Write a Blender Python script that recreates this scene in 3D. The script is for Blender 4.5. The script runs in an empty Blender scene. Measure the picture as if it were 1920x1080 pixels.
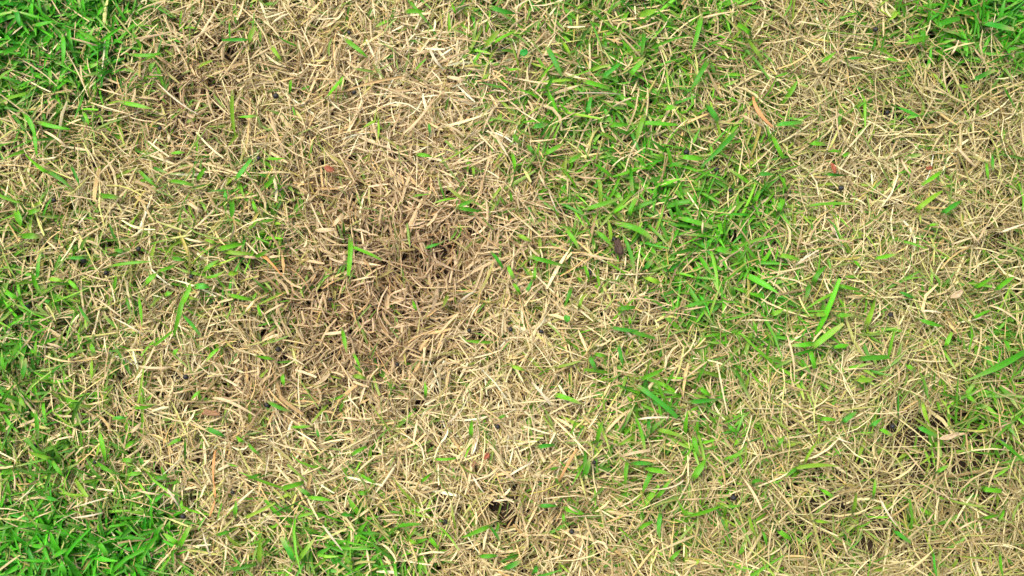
import bpy, math
import numpy as np
from mathutils import Vector

rng = np.random.default_rng(11)
scene = bpy.context.scene
col = scene.collection

# ------------------------------------------------------------------ camera
HALF_TAN = 0.60            # half of the picture's width at distance 1
DIST = 0.80                # phone held about 0.8 m above the lawn
TILT = math.radians(5)
AIM_Z = 0.026
CAM = np.array([0.0, -DIST * math.sin(TILT), AIM_Z + DIST * math.cos(TILT)])
cam_data = bpy.data.cameras.new('camera')
cam = bpy.data.objects.new('camera', cam_data)
col.objects.link(cam)
cam.location = CAM
cam.rotation_euler = (TILT, 0, 0)
cam_data.sensor_width = 36.0
cam_data.lens = 18.0 / HALF_TAN
cam_data.clip_start = 0.01
cam_data.clip_end = 200
scene.camera = cam

# ------------------------------------------------------------------ light
SUN_EL, SUN_AZ = math.radians(62), math.radians(-50)
world = bpy.data.worlds.new('World')
scene.world = world
world.use_nodes = True
wn = world.node_tree
bg = wn.nodes['Background']
sky = wn.nodes.new('ShaderNodeTexSky')
sky.sky_type = 'NISHITA'
sky.sun_disc = False
sky.sun_elevation = SUN_EL
sky.sun_rotation = SUN_AZ
sky.air_density = 1.0
sky.dust_density = 6.0
sky.ozone_density = 0.3
wn.links.new(sky.outputs[0], bg.inputs[0])
bg.inputs[1].default_value = 0.10
sun_data = bpy.data.lights.new('sun', 'SUN')
sun_data.energy = 1.5
sun_data.angle = math.radians(24)
sun_data.color = (1.0, 0.93, 0.82)
sun = bpy.data.objects.new('sun', sun_data)
col.objects.link(sun)
sd = Vector((math.sin(SUN_AZ) * math.cos(SUN_EL), math.cos(SUN_AZ) * math.cos(SUN_EL), math.sin(SUN_EL)))
sun.location = sd * 5
sun.rotation_euler = sd.to_track_quat('Z', 'Y').to_euler()
scene.view_settings.view_transform = 'Standard'
scene.view_settings.look = 'None'
scene.view_settings.gamma = 1
scene.view_settings.use_curve_mapping = False
scene.view_settings.exposure = 1.02
scene.render.engine = 'CYCLES'
scene.cycles.max_bounces = 8

# ------------------------------------------------------------------ pixel <-> place
CT, ST = math.cos(TILT), math.sin(TILT)

def px2world(px, py, z):
    dx = (np.asarray(px, float) - 960) / 960 * HALF_TAN
    dy = (540 - np.asarray(py, float)) / 960 * HALF_TAN
    wy = dy * CT + ST
    wz = dy * ST - CT
    t = (z - CAM[2]) / wz
    return CAM[0] + dx * t, CAM[1] + wy * t

def world2px(x, y, z):
    ry, rz = y - CAM[1], z - CAM[2]
    cy = ry * CT + rz * ST
    cz = -ry * ST + rz * CT
    return 960 + (x - CAM[0]) / -cz / HALF_TAN * 960, 540 - cy / -cz / HALF_TAN * 960

# ------------------------------------------------------------------ where the lawn is green, tan, bare
GREEN = np.array([  # share of living grass, eye-measured in cells of 107 x 120 photo pixels
    [.95, .85, .50, .12, .10, .04, .08, .15, .35, .30, .45, .55, .60, .20, .20, .28, .72, .85],
    [.60, .42, .20, .07, .08, .05, .04, .03, .10, .50, .60, .60, .32, .25, .20, .15, .15, .16],
    [.22, .12, .12, .18, .20, .05, .05, .07, .10, .40, .55, .60, .42, .35, .25, .15, .08, .12],
    [.36, .22, .15, .30, .42, .08, .04, .05, .05, .22, .45, .65, .75, .65, .30, .18, .20, .10],
    [.60, .36, .26, .32, .22, .06, .08, .03, .04, .18, .25, .42, .65, .60, .35, .25, .24, .48],
    [.68, .28, .15, .11, .06, .04, .06, .04, .05, .12, .25, .32, .50, .55, .70, .30, .20, .62],
    [.62, .30, .10, .10, .05, .10, .06, .04, .05, .12, .30, .50, .55, .30, .24, .28, .26, .50],
    [.52, .50, .30, .10, .08, .18, .15, .12, .05, .14, .30, .36, .30, .20, .16, .15, .12, .16],
    [.93, .96, .86, .22, .34, .66, .66, .36, .12, .15, .16, .30, .30, .22, .16, .14, .12, .14]])

def sample(grid, u, v):
    """smooth lookup, u and v in cells"""
    h, w = grid.shape
    u = np.clip(u, 0, w - 1.001); v = np.clip(v, 0, h - 1.001)
    i = u.astype(int); j = v.astype(int)
    a = u - i; b = v - j
    a = a * a * (3 - 2 * a); b = b * b * (3 - 2 * b)
    return (grid[j, i] * (1 - a) + grid[j, i + 1] * a) * (1 - b) + (grid[j + 1, i] * (1 - a) + grid[j + 1, i + 1] * a) * b

_noise = np.random.default_rng(5).random((256, 256))

def noise(x, y, cell, seed=0):
    u = (np.asarray(x) / cell + 37.3 * seed) % 254.0
    v = (np.asarray(y) / cell + 91.7 * seed) % 254.0
    return sample(_noise, u, v)

def green_at(x, y):
    px, py = world2px(x, y, 0.02)
    wob = 0.045
    px = px + 70 * (noise(x, y, wob, 1) - .5)
    py = py + 70 * (noise(x, y, wob, 2) - .5)
    g = sample(GREEN, px / 106.667 - .5, py / 120.0 - .5)
    out = np.clip(np.maximum(np.maximum(-px, px - 1920), np.maximum(-py, py - 1080)) / 160.0, 0, 1)
    far = np.clip(1.5 * noise(x, y, 0.22, 7) - .38, 0.04, .95)
    return g * (1 - out) + far * out

def blobs(x, y, lst):
    px, py = world2px(x, y, 0.02)
    s = np.zeros_like(px)
    for cx, cy, rx, ry, a in lst:
        s = s + a * np.exp(-((px - cx) / rx) ** 2 - ((py - cy) / ry) ** 2)
    return s

BROWN = [(690, 590, 180, 110, 1.), (800, 455, 130, 80, 1.), (340, 160, 120, 80, .75), (640, 350, 110, 70, .6),
         (450, 725, 130, 45, .8), (620, 770, 100, 50, .55), (560, 520, 90, 70, .5), (1020, 970, 120, 50, .5),
         (420, 60, 70, 60, .4), (330, 230, 100, 70, .4), (1240, 740, 90, 60, .3), (700, 690, 90, 40, .6)]
PALE = [(830, 90, 150, 80, .8), (860, 230, 130, 80, .5), (340, 900, 130, 90, .6), (870, 800, 180, 70, .75),
        (1560, 440, 100, 60, .7), (1650, 330, 130, 70, .4), (560, 840, 120, 70, .5), (300, 660, 130, 50, .45),
        (960, 640, 120, 60, .3), (1000, 850, 120, 60, .5), (1600, 700, 90, 90, .3), (640, 700, 60, 40, .2)]
PINK = [(800, 170, 240, 200, 1.), (850, 420, 220, 160, .8), (1480, 60, 130, 60, .6), (1340, 280, 90, 70, .5), (700, 620, 200, 120, .5)]
SPARSE = [(1740, 820, 130, 90, .9), (1650, 1010, 150, 70, 1.), (1800, 140, 110, 60, .9), (1880, 400, 60, 70, .8),
          (790, 470, 110, 50, .5), (640, 610, 60, 50, .4), (950, 975, 70, 40, .7), (1860, 900, 90, 140, .8), (1560, 880, 120, 60, .5), (1450, 1000, 120, 60, .4), (1890, 620, 60, 120, .5), (1690, 230, 80, 60, .3),
          (340, 140, 80, 40, .4), (620, 775, 60, 30, .6), (350, 710, 60, 20, .5), (1340, 920, 100, 60, .3), (80, 250, 120, 60, .35)]

# places where the mat opens to the soil: zoom-tile x, y, radius (tile origins below, three zoom pixels to one)
TILES = {1: (0, 0), 2: (640, 0), 3: (1280, 0), 4: (0, 360), 5: (640, 360), 6: (1280, 360), 7: (0, 720), 8: (640, 720), 9: (1280, 720)}
HOLES = {
    1: [(1815, 830, 24), (600, 515, 22), (980, 500, 22), (1740, 780, 16), (400, 640, 22)],
    2: [(70, 520, 18), (660, 100, 16), (1700, 250, 20), (640, 600, 14)],
    3: [(1535, 305, 24), (1500, 480, 22), (1150, 630, 18), (1025, 635, 20), (855, 780, 24), (1740, 810, 24), (1400, 200, 20), (1580, 940, 20), (1300, 780, 18), (1890, 540, 18)],
    4: [(400, 75, 22), (470, 390, 22), (600, 290, 14), (1830, 390, 22), (1480, 800, 18), (930, 40, 18), (440, 195, 18)],
    5: [(600, 330, 22), (730, 240, 18), (450, 240, 14), (790, 820, 16), (60, 780, 18), (1385, 450, 22), (1810, 610, 14), (240, 410, 18), (760, 470, 14)],
    6: [(285, 250, 30), (1165, 690, 20), (1760, 270, 26), (1590, 290, 20), (70, 840, 16), (770, 930, 14), (500, 80, 14), (1640, 430, 18)],
    7: [(140, 420, 26), (1505, 120, 20), (1760, 160, 26), (1160, 80, 20), (1380, 400, 18), (1050, 90, 22), (760, 290, 18), (840, 400, 14), (1560, 270, 16), (600, 790, 16)],
    8: [(930, 740, 46), (870, 700, 26), (700, 910, 22), (1070, 960, 22), (585, 775, 18), (875, 240, 18), (1300, 820, 22), (1390, 1040, 20), (440, 130, 30), (360, 150, 18), (510, 340, 16), (980, 590, 22), (530, 1040, 18)],
    9: [(1180, 240, 24), (285, 635, 24), (740, 690, 26), (1010, 680, 20), (1440, 230, 30), (1060, 930, 38), (1210, 930, 24), (600, 220, 20), (1330, 490, 30), (1500, 490, 24), (1800, 330, 22), (920, 190, 18), (700, 920, 24), (1560, 150, 26), (1690, 640, 20), (360, 430, 20), (1240, 300, 22)]}
# pellets: zoom-tile x, y, radius
PELLETS = {
    1: [(1552, 540, 19), (900, 722, 13), (1455, 890, 15)],
    2: [(72, 520, 14), (44, 184, 14)],
    3: [(1085, 165, 15), (190, 955, 17), (1150, 632, 14), (20, 855, 18), (890, 1058, 17), (270, 1070, 14)],
    4: [(155, 645, 17), (598, 455, 16), (305, 45, 14), (780, 320, 16), (470, 388, 17), (1075, 475, 14), (1565, 885, 16), (1045, 1040, 17), (1858, 604, 12)],
    5: [(1535, 265, 15), (720, 780, 14), (952, 772, 15), (1125, 785, 14), (315, 970, 14), (1395, 455, 17)],
    6: [(1168, 690, 16)],
    7: [(198, 352, 16), (535, 440, 13), (1030, 745, 15), (1310, 610, 13), (1502, 118, 15)],
    8: [(585, 775, 15), (878, 240, 14), (1295, 830, 16), (1422, 440, 12)],
    9: [(1180, 238, 17), (285, 640, 17), (1800, 322, 15)]}
SCRAP_CLEAR = [(5, 1555, 300, 34), (7, 1190, 158, 34), (3, 850, 945, 26), (1, 1850, 950, 28), (8, 815, 408, 24), (8, 745, 450, 20), (3, 1390, 945, 18)]

def tile_px(t, x, y):
    return TILES[t][0] + x / 3.0, TILES[t][1] + y / 3.0

MM_PX = 0.0005
clear = []       # x, y, r, lowest z left standing
for t, l in HOLES.items():
    for x, y, r in l:
        wx, wy = px2world(*tile_px(t, x, y), 0.018)
        clear.append((wx, wy, r / 3 * MM_PX * 1.3, -0.004))
for t, l in PELLETS.items():
    for x, y, r in l:
        wx, wy = px2world(*tile_px(t, x, y), 0.020)
        clear.append((wx, wy, r / 3 * MM_PX * 1.15, 0.015))
for t, x, y, r in SCRAP_CLEAR:
    wx, wy = px2world(*tile_px(t, x, y), 0.022)
    clear.append((wx, wy, r / 3 * MM_PX, 0.015))
clear = np.array(clear)

def soil_z(x, y):
    z = -.011 + .005 * (noise(x, y, .06, 3) - .5) + .003 * (noise(x, y, .018, 4) - .5)
    z = z - .004 * np.clip(blobs(x, y, SPARSE), 0, 1)
    return z

# ------------------------------------------------------------------ materials
def new_mat(name):
    m = bpy.data.materials.new(name)
    m.use_nodes = True
    nt = m.node_tree
    nt.nodes.clear()
    out = nt.nodes.new('ShaderNodeOutputMaterial')
    return m, nt, out

def blade_mat(name, rough, spec, trans, vein):
    m, nt, out = new_mat(name)
    at = nt.nodes.new('ShaderNodeAttribute'); at.attribute_name = 'tint'
    geo = nt.nodes.new('ShaderNodeNewGeometry')
    no = nt.nodes.new('ShaderNodeTexNoise'); no.inputs['Scale'].default_value = 420; no.inputs['Detail'].default_value = 2
    nt.links.new(geo.outputs['Position'], no.inputs['Vector'])
    mr = nt.nodes.new('ShaderNodeMapRange')
    mr.inputs['From Min'].default_value = .3; mr.inputs['From Max'].default_value = .7
    mr.inputs['To Min'].default_value = 1 - vein; mr.inputs['To Max'].default_value = 1 + vein
    nt.links.new(no.outputs[0], mr.inputs[0])
    mul = nt.nodes.new('ShaderNodeVectorMath'); mul.operation = 'SCALE'
    nt.links.new(at.outputs['Color'], mul.inputs[0]); nt.links.new(mr.outputs[0], mul.inputs['Scale'])
    p = nt.nodes.new('ShaderNodeBsdfPrincipled')
    p.inputs['Roughness'].default_value = rough
    p.inputs['Specular IOR Level'].default_value = spec
    nt.links.new(mul.outputs[0], p.inputs['Base Color'])
    tr = nt.nodes.new('ShaderNodeBsdfTranslucent')
    nt.links.new(mul.outputs[0], tr.inputs['Color'])
    mix = nt.nodes.new('ShaderNodeMixShader'); mix.inputs[0].default_value = trans
    nt.links.new(p.outputs[0], mix.inputs[1]); nt.links.new(tr.outputs[0], mix.inputs[2])
    nt.links.new(mix.outputs[0], out.inputs['Surface'])
    return m

M_DEAD = blade_mat('dry_straw', .55, .35, .12, .14)
M_GREEN = blade_mat('green_leaf', .50, .30, .20, .08)

def soil_mat():
    m, nt, out = new_mat('dark_soil')
    geo = nt.nodes.new('ShaderNodeNewGeometry')
    n1 = nt.nodes.new('ShaderNodeTexNoise'); n1.inputs['Scale'].default_value = 260; n1.inputs['Detail'].default_value = 6
    n2 = nt.nodes.new('ShaderNodeTexNoise'); n2.inputs['Scale'].default_value = 25; n2.inputs['Detail'].default_value = 4
    for n in (n1, n2): nt.links.new(geo.outputs['Position'], n.inputs['Vector'])
    cr = nt.nodes.new('ShaderNodeValToRGB')
    cr.color_ramp.elements[0].position = .3; cr.color_ramp.elements[0].color = (.014, .010, .006, 1)
    cr.color_ramp.elements[1].position = .72; cr.color_ramp.elements[1].color = (.060, .043, .026, 1)
    ad = nt.nodes.new('ShaderNodeMath'); ad.operation = 'MULTIPLY_ADD'; ad.inputs[1].default_value = .5
    nt.links.new(n1.outputs[0], ad.inputs[0])
    h = nt.nodes.new('ShaderNodeMath'); h.operation = 'MULTIPLY'; h.inputs[1].default_value = .5
    nt.links.new(n2.outputs[0], h.inputs[0]); nt.links.new(h.outputs[0], ad.inputs[2])
    nt.links.new(ad.outputs[0], cr.inputs[0])
    bp = nt.nodes.new('ShaderNodeBump'); bp.inputs['Strength'].default_value = .8; bp.inputs['Distance'].default_value = .003
    nt.links.new(n1.outputs[0], bp.inputs['Height'])
    p = nt.nodes.new('ShaderNodeBsdfPrincipled'); p.inputs['Roughness'].default_value = .9
    p.inputs['Specular IOR Level'].default_value = .2
    nt.links.new(cr.outputs[0], p.inputs['Base Color']); nt.links.new(bp.outputs[0], p.inputs['Normal'])
    nt.links.new(p.outputs[0], out.inputs['Surface'])
    return m

def grain_mat(name, c0, c1, scale, rough, spec=.4, stretch=(1, 1, 1)):
    m, nt, out = new_mat(name)
    tc = nt.nodes.new('ShaderNodeTexCoord')
    mp = nt.nodes.new('ShaderNodeMapping'); mp.inputs['Scale'].default_value = stretch
    n = nt.nodes.new('ShaderNodeTexNoise'); n.inputs['Scale'].default_value = scale; n.inputs['Detail'].default_value = 4
    nt.links.new(tc.outputs['Object'], mp.inputs[0]); nt.links.new(mp.outputs[0], n.inputs['Vector'])
    cr = nt.nodes.new('ShaderNodeValToRGB')
    cr.color_ramp.elements[0].position = .32; cr.color_ramp.elements[0].color = (*c0, 1)
    cr.color_ramp.elements[1].position = .68; cr.color_ramp.elements[1].color = (*c1, 1)
    nt.links.new(n.outputs[0], cr.inputs[0])
    bp = nt.nodes.new('ShaderNodeBump'); bp.inputs['Strength'].default_value = .5; bp.inputs['Distance'].default_value = .0006
    nt.links.new(n.outputs[0], bp.inputs['Height'])
    p = nt.nodes.new('ShaderNodeBsdfPrincipled'); p.inputs['Roughness'].default_value = rough
    p.inputs['Specular IOR Level'].default_value = spec
    nt.links.new(cr.outputs[0], p.inputs['Base Color']); nt.links.new(bp.outputs[0], p.inputs['Normal'])
    nt.links.new(p.outputs[0], out.inputs['Surface'])
    return m

M_SOIL = soil_mat()
M_PELLET = grain_mat('black_pellet_skin', (.006, .007, .008), (.022, .022, .022), 500, .38, .5)
M_BARK = grain_mat('dark_bark', (.035, .022, .016), (.10, .065, .048), 300, .8, .2, (4, 1, 1))
M_WOOD = grain_mat('brown_wood', (.16, .085, .04), (.33, .19, .09), 300, .7, .3, (1, 5, 1))
M_RUST = grain_mat('rust_leaf', (.20, .05, .025), (.34, .11, .05), 300, .6, .3)
M_CURL = grain_mat('dry_leaf', (.36, .26, .14), (.55, .44, .26), 300, .6, .3)

# ------------------------------------------------------------------ mesh helpers
def tag(o, label, cat, group=None, kind=None):
    if len(label.split()) > 15:
        label = label.split(',')[0]; group = group and group.split(',')[0]
    o['label'] = label; o['category'] = cat
    if group: o['group'] = group
    if kind: o['kind'] = kind
    return o

def mesh_from(name, verts, quads, tint=None, mat=None, smooth=True):
    me = bpy.data.meshes.new(name)
    verts = np.asarray(verts, np.float32); quads = np.asarray(quads, np.int32)
    nf, k = quads.shape
    me.vertices.add(len(verts)); me.vertices.foreach_set('co', verts.ravel())
    me.loops.add(nf * k); me.loops.foreach_set('vertex_index', quads.ravel())
    me.polygons.add(nf)
    me.polygons.foreach_set('loop_start', np.arange(0, nf * k, k, dtype=np.int32))
    me.update(calc_edges=True)
    if smooth: me.polygons.foreach_set('use_smooth', np.ones(nf, bool))
    if tint is not None:
        a = me.attributes.new('tint', 'FLOAT_COLOR', 'POINT')
        c = np.ones((len(verts), 4), np.float32); c[:, :3] = tint
        a.data.foreach_set('color', c.ravel())
    if mat: me.materials.append(mat)
    return me

def link(name, me, parent=None):
    o = bpy.data.objects.new(name, me)
    col.objects.link(o)
    if parent: o.parent = parent
    return o

def ribbons(base, az, el, length, width, droop, side, kink, roll, twist, tint, K, across, zmax, tip, fold=0.25, tipcol=1.1, basecol=.9, soil=None, dry=None):
    """many grass blades at once: centre lines bent in height and plan, 2 or 3 vertices across"""
    n = len(az)
    t = np.linspace(0, 1, K)[None, :]
    el_t = el[:, None] - droop[:, None] * t
    az_t = az[:, None] + side[:, None] * (t - .3) + kink[:, None] * (t > .55)
    d = np.stack([np.cos(el_t) * np.cos(az_t), np.cos(el_t) * np.sin(az_t), np.sin(el_t)], -1)
    step = (length / (K - 1))[:, None, None]
    P = np.zeros((n, K, 3)); P[:, 0] = base
    P[:, 1:] = base[:, None, :] + np.cumsum((d[:, :-1] + d[:, 1:]) * .5 * step, 1)
    # soft roof and floor
    zm = zmax[:, None]
    over = np.maximum(P[..., 2] - zm * .8, 0)
    P[..., 2] = np.minimum(P[..., 2], zm * .8) + zm * .2 * (1 - np.exp(-over / (zm * .2)))
    fl = (soil if soil is not None else 0) + .0015
    fl = np.broadcast_to(np.asarray(fl)[..., None] if np.ndim(fl) else fl, P.shape[:2])
    P[..., 2] = np.maximum(P[..., 2], fl + .0006 * np.sin(9 * t + az[:, None]))
    s = np.stack([-np.sin(az_t), np.cos(az_t), np.zeros_like(az_t)], -1)
    nn = np.cross(d, s)
    r = roll[:, None] + twist[:, None] * (t - .5)
    S = np.cos(r)[..., None] * s + np.sin(r)[..., None] * nn
    N = np.cross(d, S)
    prof = (.62 + .38 * np.minimum(t / .25, 1)) * np.where(t > .5, 1 - (1 - tip[:, None]) * ((t - .5) / .5) ** 1.6, 1)
    W = (width[:, None] * prof * .5)[..., None]
    if across == 2:
        V = np.stack([P - S * W, P + S * W], 2)
    else:
        V = np.stack([P - S * W, P - N * W * 2 * np.reshape(fold, (-1, 1, 1)), P + S * W], 2)
    shade = basecol + (tipcol - basecol) * t
    C = tint[:, None, :] * shade[..., None]
    if dry is not None:
        m = (dry[:, None] * np.clip((t - .45) / .55, 0, 1) ** 1.5)[..., None]
        C = C * (1 - m) + np.array([.52, .44, .20]) * m
    C = np.broadcast_to(C[:, :, None, :], V.shape)
    idx = np.arange(n * K * across).reshape(n, K, across)
    q = np.stack([idx[:, :-1, :-1], idx[:, :-1, 1:], idx[:, 1:, 1:], idx[:, 1:, :-1]], -1).reshape(-1, 4)
    return V.reshape(-1, 3), q, C.reshape(-1, 3), P

# ------------------------------------------------------------------ the ground
inner = np.linspace(-.80, .80, 230)
steps = .80 + np.cumsum(.012 * 1.35 ** np.arange(24))
axis = np.concatenate([-steps[::-1], inner, steps])
gx, gy = np.meshgrid(axis, axis)
gz = soil_z(gx, gy)
gz = -.011 + (gz + .011) * np.clip(2.5 - np.hypot(gx, gy), 0, 1)
gi = np.arange(gx.size).reshape(gx.shape)
gq = np.stack([gi[:-1, :-1], gi[:-1, 1:], gi[1:, 1:], gi[1:, :-1]], -1).reshape(-1, 4)
g = link('ground', mesh_from('ground', np.stack([gx, gy, gz], -1).reshape(-1, 3), gq, None, M_SOIL))
tag(g, 'dark brown soil showing through gaps in the patchy lawn', 'soil', kind='structure')

# ------------------------------------------------------------------ dry grass
def lerp(a, b, t):
    return np.asarray(a) * (1 - t[:, None]) + np.asarray(b) * t[:, None]

def dead_colours(x, y, n, r):
    """the dead blades' own colour: tan by default, browner, paler, pinker or olive by place"""
    br = np.clip(blobs(x, y, BROWN), 0, 1); pa = np.clip(blobs(x, y, PALE), 0, 1); pk = np.clip(blobs(x, y, PINK), 0, 1)
    px, _ = world2px(x, y, .02)
    right = np.clip((px - 1150) / 450, 0, 1)
    c = np.tile(np.array([.550, .455, .225]), (n, 1))
    c = lerp(c, (.565, .440, .240), pk * .9)
    c = lerp(c, (.475, .415, .200), right * .8)
    c = lerp(c, (.40, .340, .150), np.clip(blobs(x, y, SPARSE), 0, 1) * right * .7)
    c = lerp(c, (.365, .255, .130), br * .85)
    c = lerp(c, (.73, .620, .355), pa * .8)
    k = r.random(n)
    c = np.where((k < .16)[:, None], c * np.array([1.36, 1.42, 1.60]), c)
    c = np.where(((k > .16) & (k < .34))[:, None], c * np.array([.62, .56, .50]), c)
    c = np.where(((k > .34) & (k < .42))[:, None], c * np.array([1.12, .98, .80]), c)
    gfrac = green_at(x, y)
    ol = r.random(n)
    c = np.where((ol < .08 + .30 * gfrac)[:, None], c * np.array([.66, .80, .45]), c)
    c = np.where((ol > .972 - .22 * gfrac)[:, None], np.array([.17, .27, .045]), c)
    c *= np.exp(r.normal(0, .16, n))[:, None]
    return np.clip(c, .02, .82)

def tile_green(x, y):
    return np.clip(1.5 * noise(x, y, 0.17, 8) - .40, 0.05, .9)

def thin_out(P, r):
    """drop blades crossing an opening above its floor"""
    keep = np.ones(len(P), bool)
    mid = P[:, P.shape[1] // 2, :2]
    for cx, cy, rr, zc in clear:
        near = np.nonzero(np.hypot(mid[:, 0] - cx, mid[:, 1] - cy) < .06)[0]
        if not len(near): continue
        # sight line from straight above leans out from the lens
        vx, vy = (cx - CAM[0]) / CAM[2], (cy - CAM[1]) / CAM[2]
        Q = P[near]
        Q = (Q[:, :-1] + Q[:, 1:]) * .5
        d = np.hypot(Q[..., 0] - (cx - vx * (Q[..., 2] - .018)), Q[..., 1] - (cy - vy * (Q[..., 2] - .018)))
        hit = ((d < rr) & (Q[..., 2] > zc)).any(1)
        keep[near[hit & (r.random(len(near)) < .95)]] = False
    return keep

def make_dead(n_try, hx, hy, r, K, tile=False):
    # half of the blades radiate from tufts, half lie loose
    n_t = n_try // 2 // 9
    tx, ty = r.uniform(-hx, hx, n_t), r.uniform(-hy, hy, n_t)
    x1 = np.repeat(tx, 9) + r.normal(0, .0045, n_t * 9)
    y1 = np.repeat(ty, 9) + r.normal(0, .0045, n_t * 9)
    n_l = n_try - n_t * 9
    x = np.concatenate([x1, r.uniform(-hx, hx, n_l)]); y = np.concatenate([y1, r.uniform(-hy, hy, n_l)])
    loose = np.arange(n_try) >= n_t * 9
    g_ = green_at(x, y) if not tile else tile_green(x, y)
    sp = np.clip(blobs(x, y, SPARSE), 0, 1) if not tile else 0 * x
    prob = (1 - .66 * g_) * (1 - .78 * sp) * (.40 + .65 * noise(x, y, .022, 9) + .50 * noise(x, y, .009, 10))
    k = r.random(n_try) < prob
    x, y, loose = x[k], y[k], loose[k]
    n = len(x)
    px, _ = world2px(x, y, .02)
    right = np.clip((px - 1100) / 500, 0, 1) if not tile else .4 + 0 * x
    br = np.clip(blobs(x, y, BROWN), 0, 1) if not tile else 0 * x
    flow = 2 * np.pi * noise(x, y, .07, 12) * 1.6
    az = np.where(r.random(n) < .35, flow + r.normal(0, .5, n) + np.pi * (r.random(n) < .5), r.uniform(0, 2 * np.pi, n))
    top = r.random(n)
    el = np.where(loose, r.normal(.02, .16, n), r.uniform(.15, .95, n))
    length = np.exp(r.normal(math.log(.0235), .40, n)) * (1 + .45 * right) * (1 - .30 * br)
    thread = r.random(n) < .28
    length = np.clip(length * np.where(thread, 1.35, 1), .007, .062)
    width = np.exp(r.normal(math.log(.00152), .32, n)) * (1 - .14 * right) * (1 + .22 * br) * np.where(thread, .58, 1)
    z0 = np.where(loose, -.004 + .026 * top ** .75, .002 + .006 * top)
    sz = soil_z(x, y)
    base = np.stack([x, y, np.where(loose, z0, z0 + sz)], -1)
    length = length + np.where(loose, 0, .007)
    bend = 1 + .5 * right
    droop = np.where(loose, r.normal(.05, .25, n), r.uniform(.3, 1.3, n))
    side = r.normal(0, .35, n) * bend
    kink = np.where(r.random(n) < .14, r.normal(0, .7, n), 0)
    roll = r.normal(0, .5, n); twist = r.normal(0, .7, n)
    zmax = r.uniform(.012, .031, n) * (1 - .2 * br) * (1 - .25 * (green_at(x, y) if not tile else 0))
    tip = np.where(r.random(n) < .35, r.uniform(.5, .9, n), r.uniform(.1, .4, n))
    tint = dead_colours(x, y + (50 if tile else 0), n, r)
    fold = r.normal(0, .38, n)
    args = [base, az, el, length, width, droop, side, kink, roll, twist, tint]
    V, q, C, P = ribbons(*args, K=K, across=2 if tile else 3, zmax=zmax, tip=tip, soil=sz, fold=fold)
    if not tile:
        keep = thin_out(P, r)
        args = [a[keep] for a in args]
        V, q, C, P = ribbons(*args, K=K, across=3, zmax=zmax[keep], tip=tip[keep], soil=sz[keep], fold=fold[keep])
    return V, q, C

def green_colours(n, g_, r):
    k = r.random(n)
    bright, mid, yel, blue = (.115, .385, .008), (.072, .285, .007), (.200, .375, .024), (.055, .320, .012)
    c = np.tile(np.array(bright), (n, 1))
    c = np.where((k < .34)[:, None], mid, c)
    c = np.where(((k > .34) & (k < .34 + .34 * (1 - g_)))[:, None], yel, c)
    c = np.where((k > .92)[:, None], blue, c)
    c = c * lerp((1.1, 1.0, 1.2), (.50, .96, .8), np.clip((g_ - .35) / .5, 0, 1))
    c = c * np.exp(r.normal(0, .2, n))[:, None]
    # the thin green of the worn parts is duller than the green of the thick turf
    return c * (1 - .12 * (1 - g_))[:, None] + .05 * (1 - g_)[:, None] * np.array([.6, .5, .25])

def make_green(n_try, hx, hy, r, K, across, tile=False):
    n_t = n_try // 3
    tx, ty = r.uniform(-hx, hx, n_t), r.uniform(-hy, hy, n_t)
    x = np.repeat(tx, 3) + r.normal(0, .004, n_t * 3)
    y = np.repeat(ty, 3) + r.normal(0, .004, n_t * 3)
    g_ = green_at(x, y) if not tile else tile_green(x, y)
    dens = -np.log(1 - np.clip(g_ * .97, 0, .93)) / 2.6 * np.clip(.25 + 1.5 * np.repeat(noise(tx, ty, .017, 21), 3), 0, 2)
    k = np.repeat(r.random(n_t), 3) < dens
    x, y, g_ = x[k], y[k], g_[k]
    n = len(x)
    px, _ = world2px(x, y, .02)
    az = r.uniform(0, 2 * np.pi, n)
    el = r.uniform(.15, 1.05, n)
    length = np.clip(np.exp(r.normal(math.log(.0225), .36, n)) * (.86 + .30 * g_), .010, .065)
    width = np.exp(r.normal(math.log(.0028), .27, n)) * (.80 + .36 * g_)
    sz = soil_z(x, y)
    base = np.stack([x, y, sz + r.uniform(.004, .024, n)], -1)
    droop = r.uniform(.2, 1.2, n)
    side = r.normal(0, .28, n); kink = np.where(r.random(n) < .06, r.normal(0, .6, n), 0)
    roll = r.normal(0, .45, n); twist = r.normal(0, .5, n)
    zmax = r.uniform(.018, .034, n) + .006 * g_
    tip = np.where(r.random(n) < .3, r.uniform(.4, .8, n), r.uniform(.06, .3, n))
    tint = green_colours(n, g_, r)
    args = [base, az, el, length, width, droop, side, kink, roll, twist, tint]
    kw = dict(K=K, across=across, basecol=.95, tipcol=1.05)
    dry = np.where(r.random(n) < .40 - .2 * g_, r.uniform(.3, 1, n), .05)
    V, q, C, P = ribbons(*args, zmax=zmax, tip=tip, soil=sz, dry=dry, **kw)
    if not tile:
        keep = thin_out(P, r)
        args = [a[keep] for a in args]
        V, q, C, P = ribbons(*args, zmax=zmax[keep], tip=tip[keep], soil=sz[keep], dry=dry[keep], **kw)
    return V, q, C

HX, HY = .67, .45
V, q, C = make_dead(154000, HX, HY, np.random.default_rng(101), 4)
o = link('dry_grass', mesh_from('dry_grass', V, q, C, M_DEAD))
tag(o, 'matted dead tan and straw coloured grass covering the lawn', 'dry grass', kind='stuff')
V, q, C = make_green(185000, HX, HY, np.random.default_rng(202), 4, 3)
o = link('green_grass', mesh_from('green_grass', V, q, C, M_GREEN))
tag(o, 'living bright green grass growing in patches through the dead mat', 'grass', kind='stuff')

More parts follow.
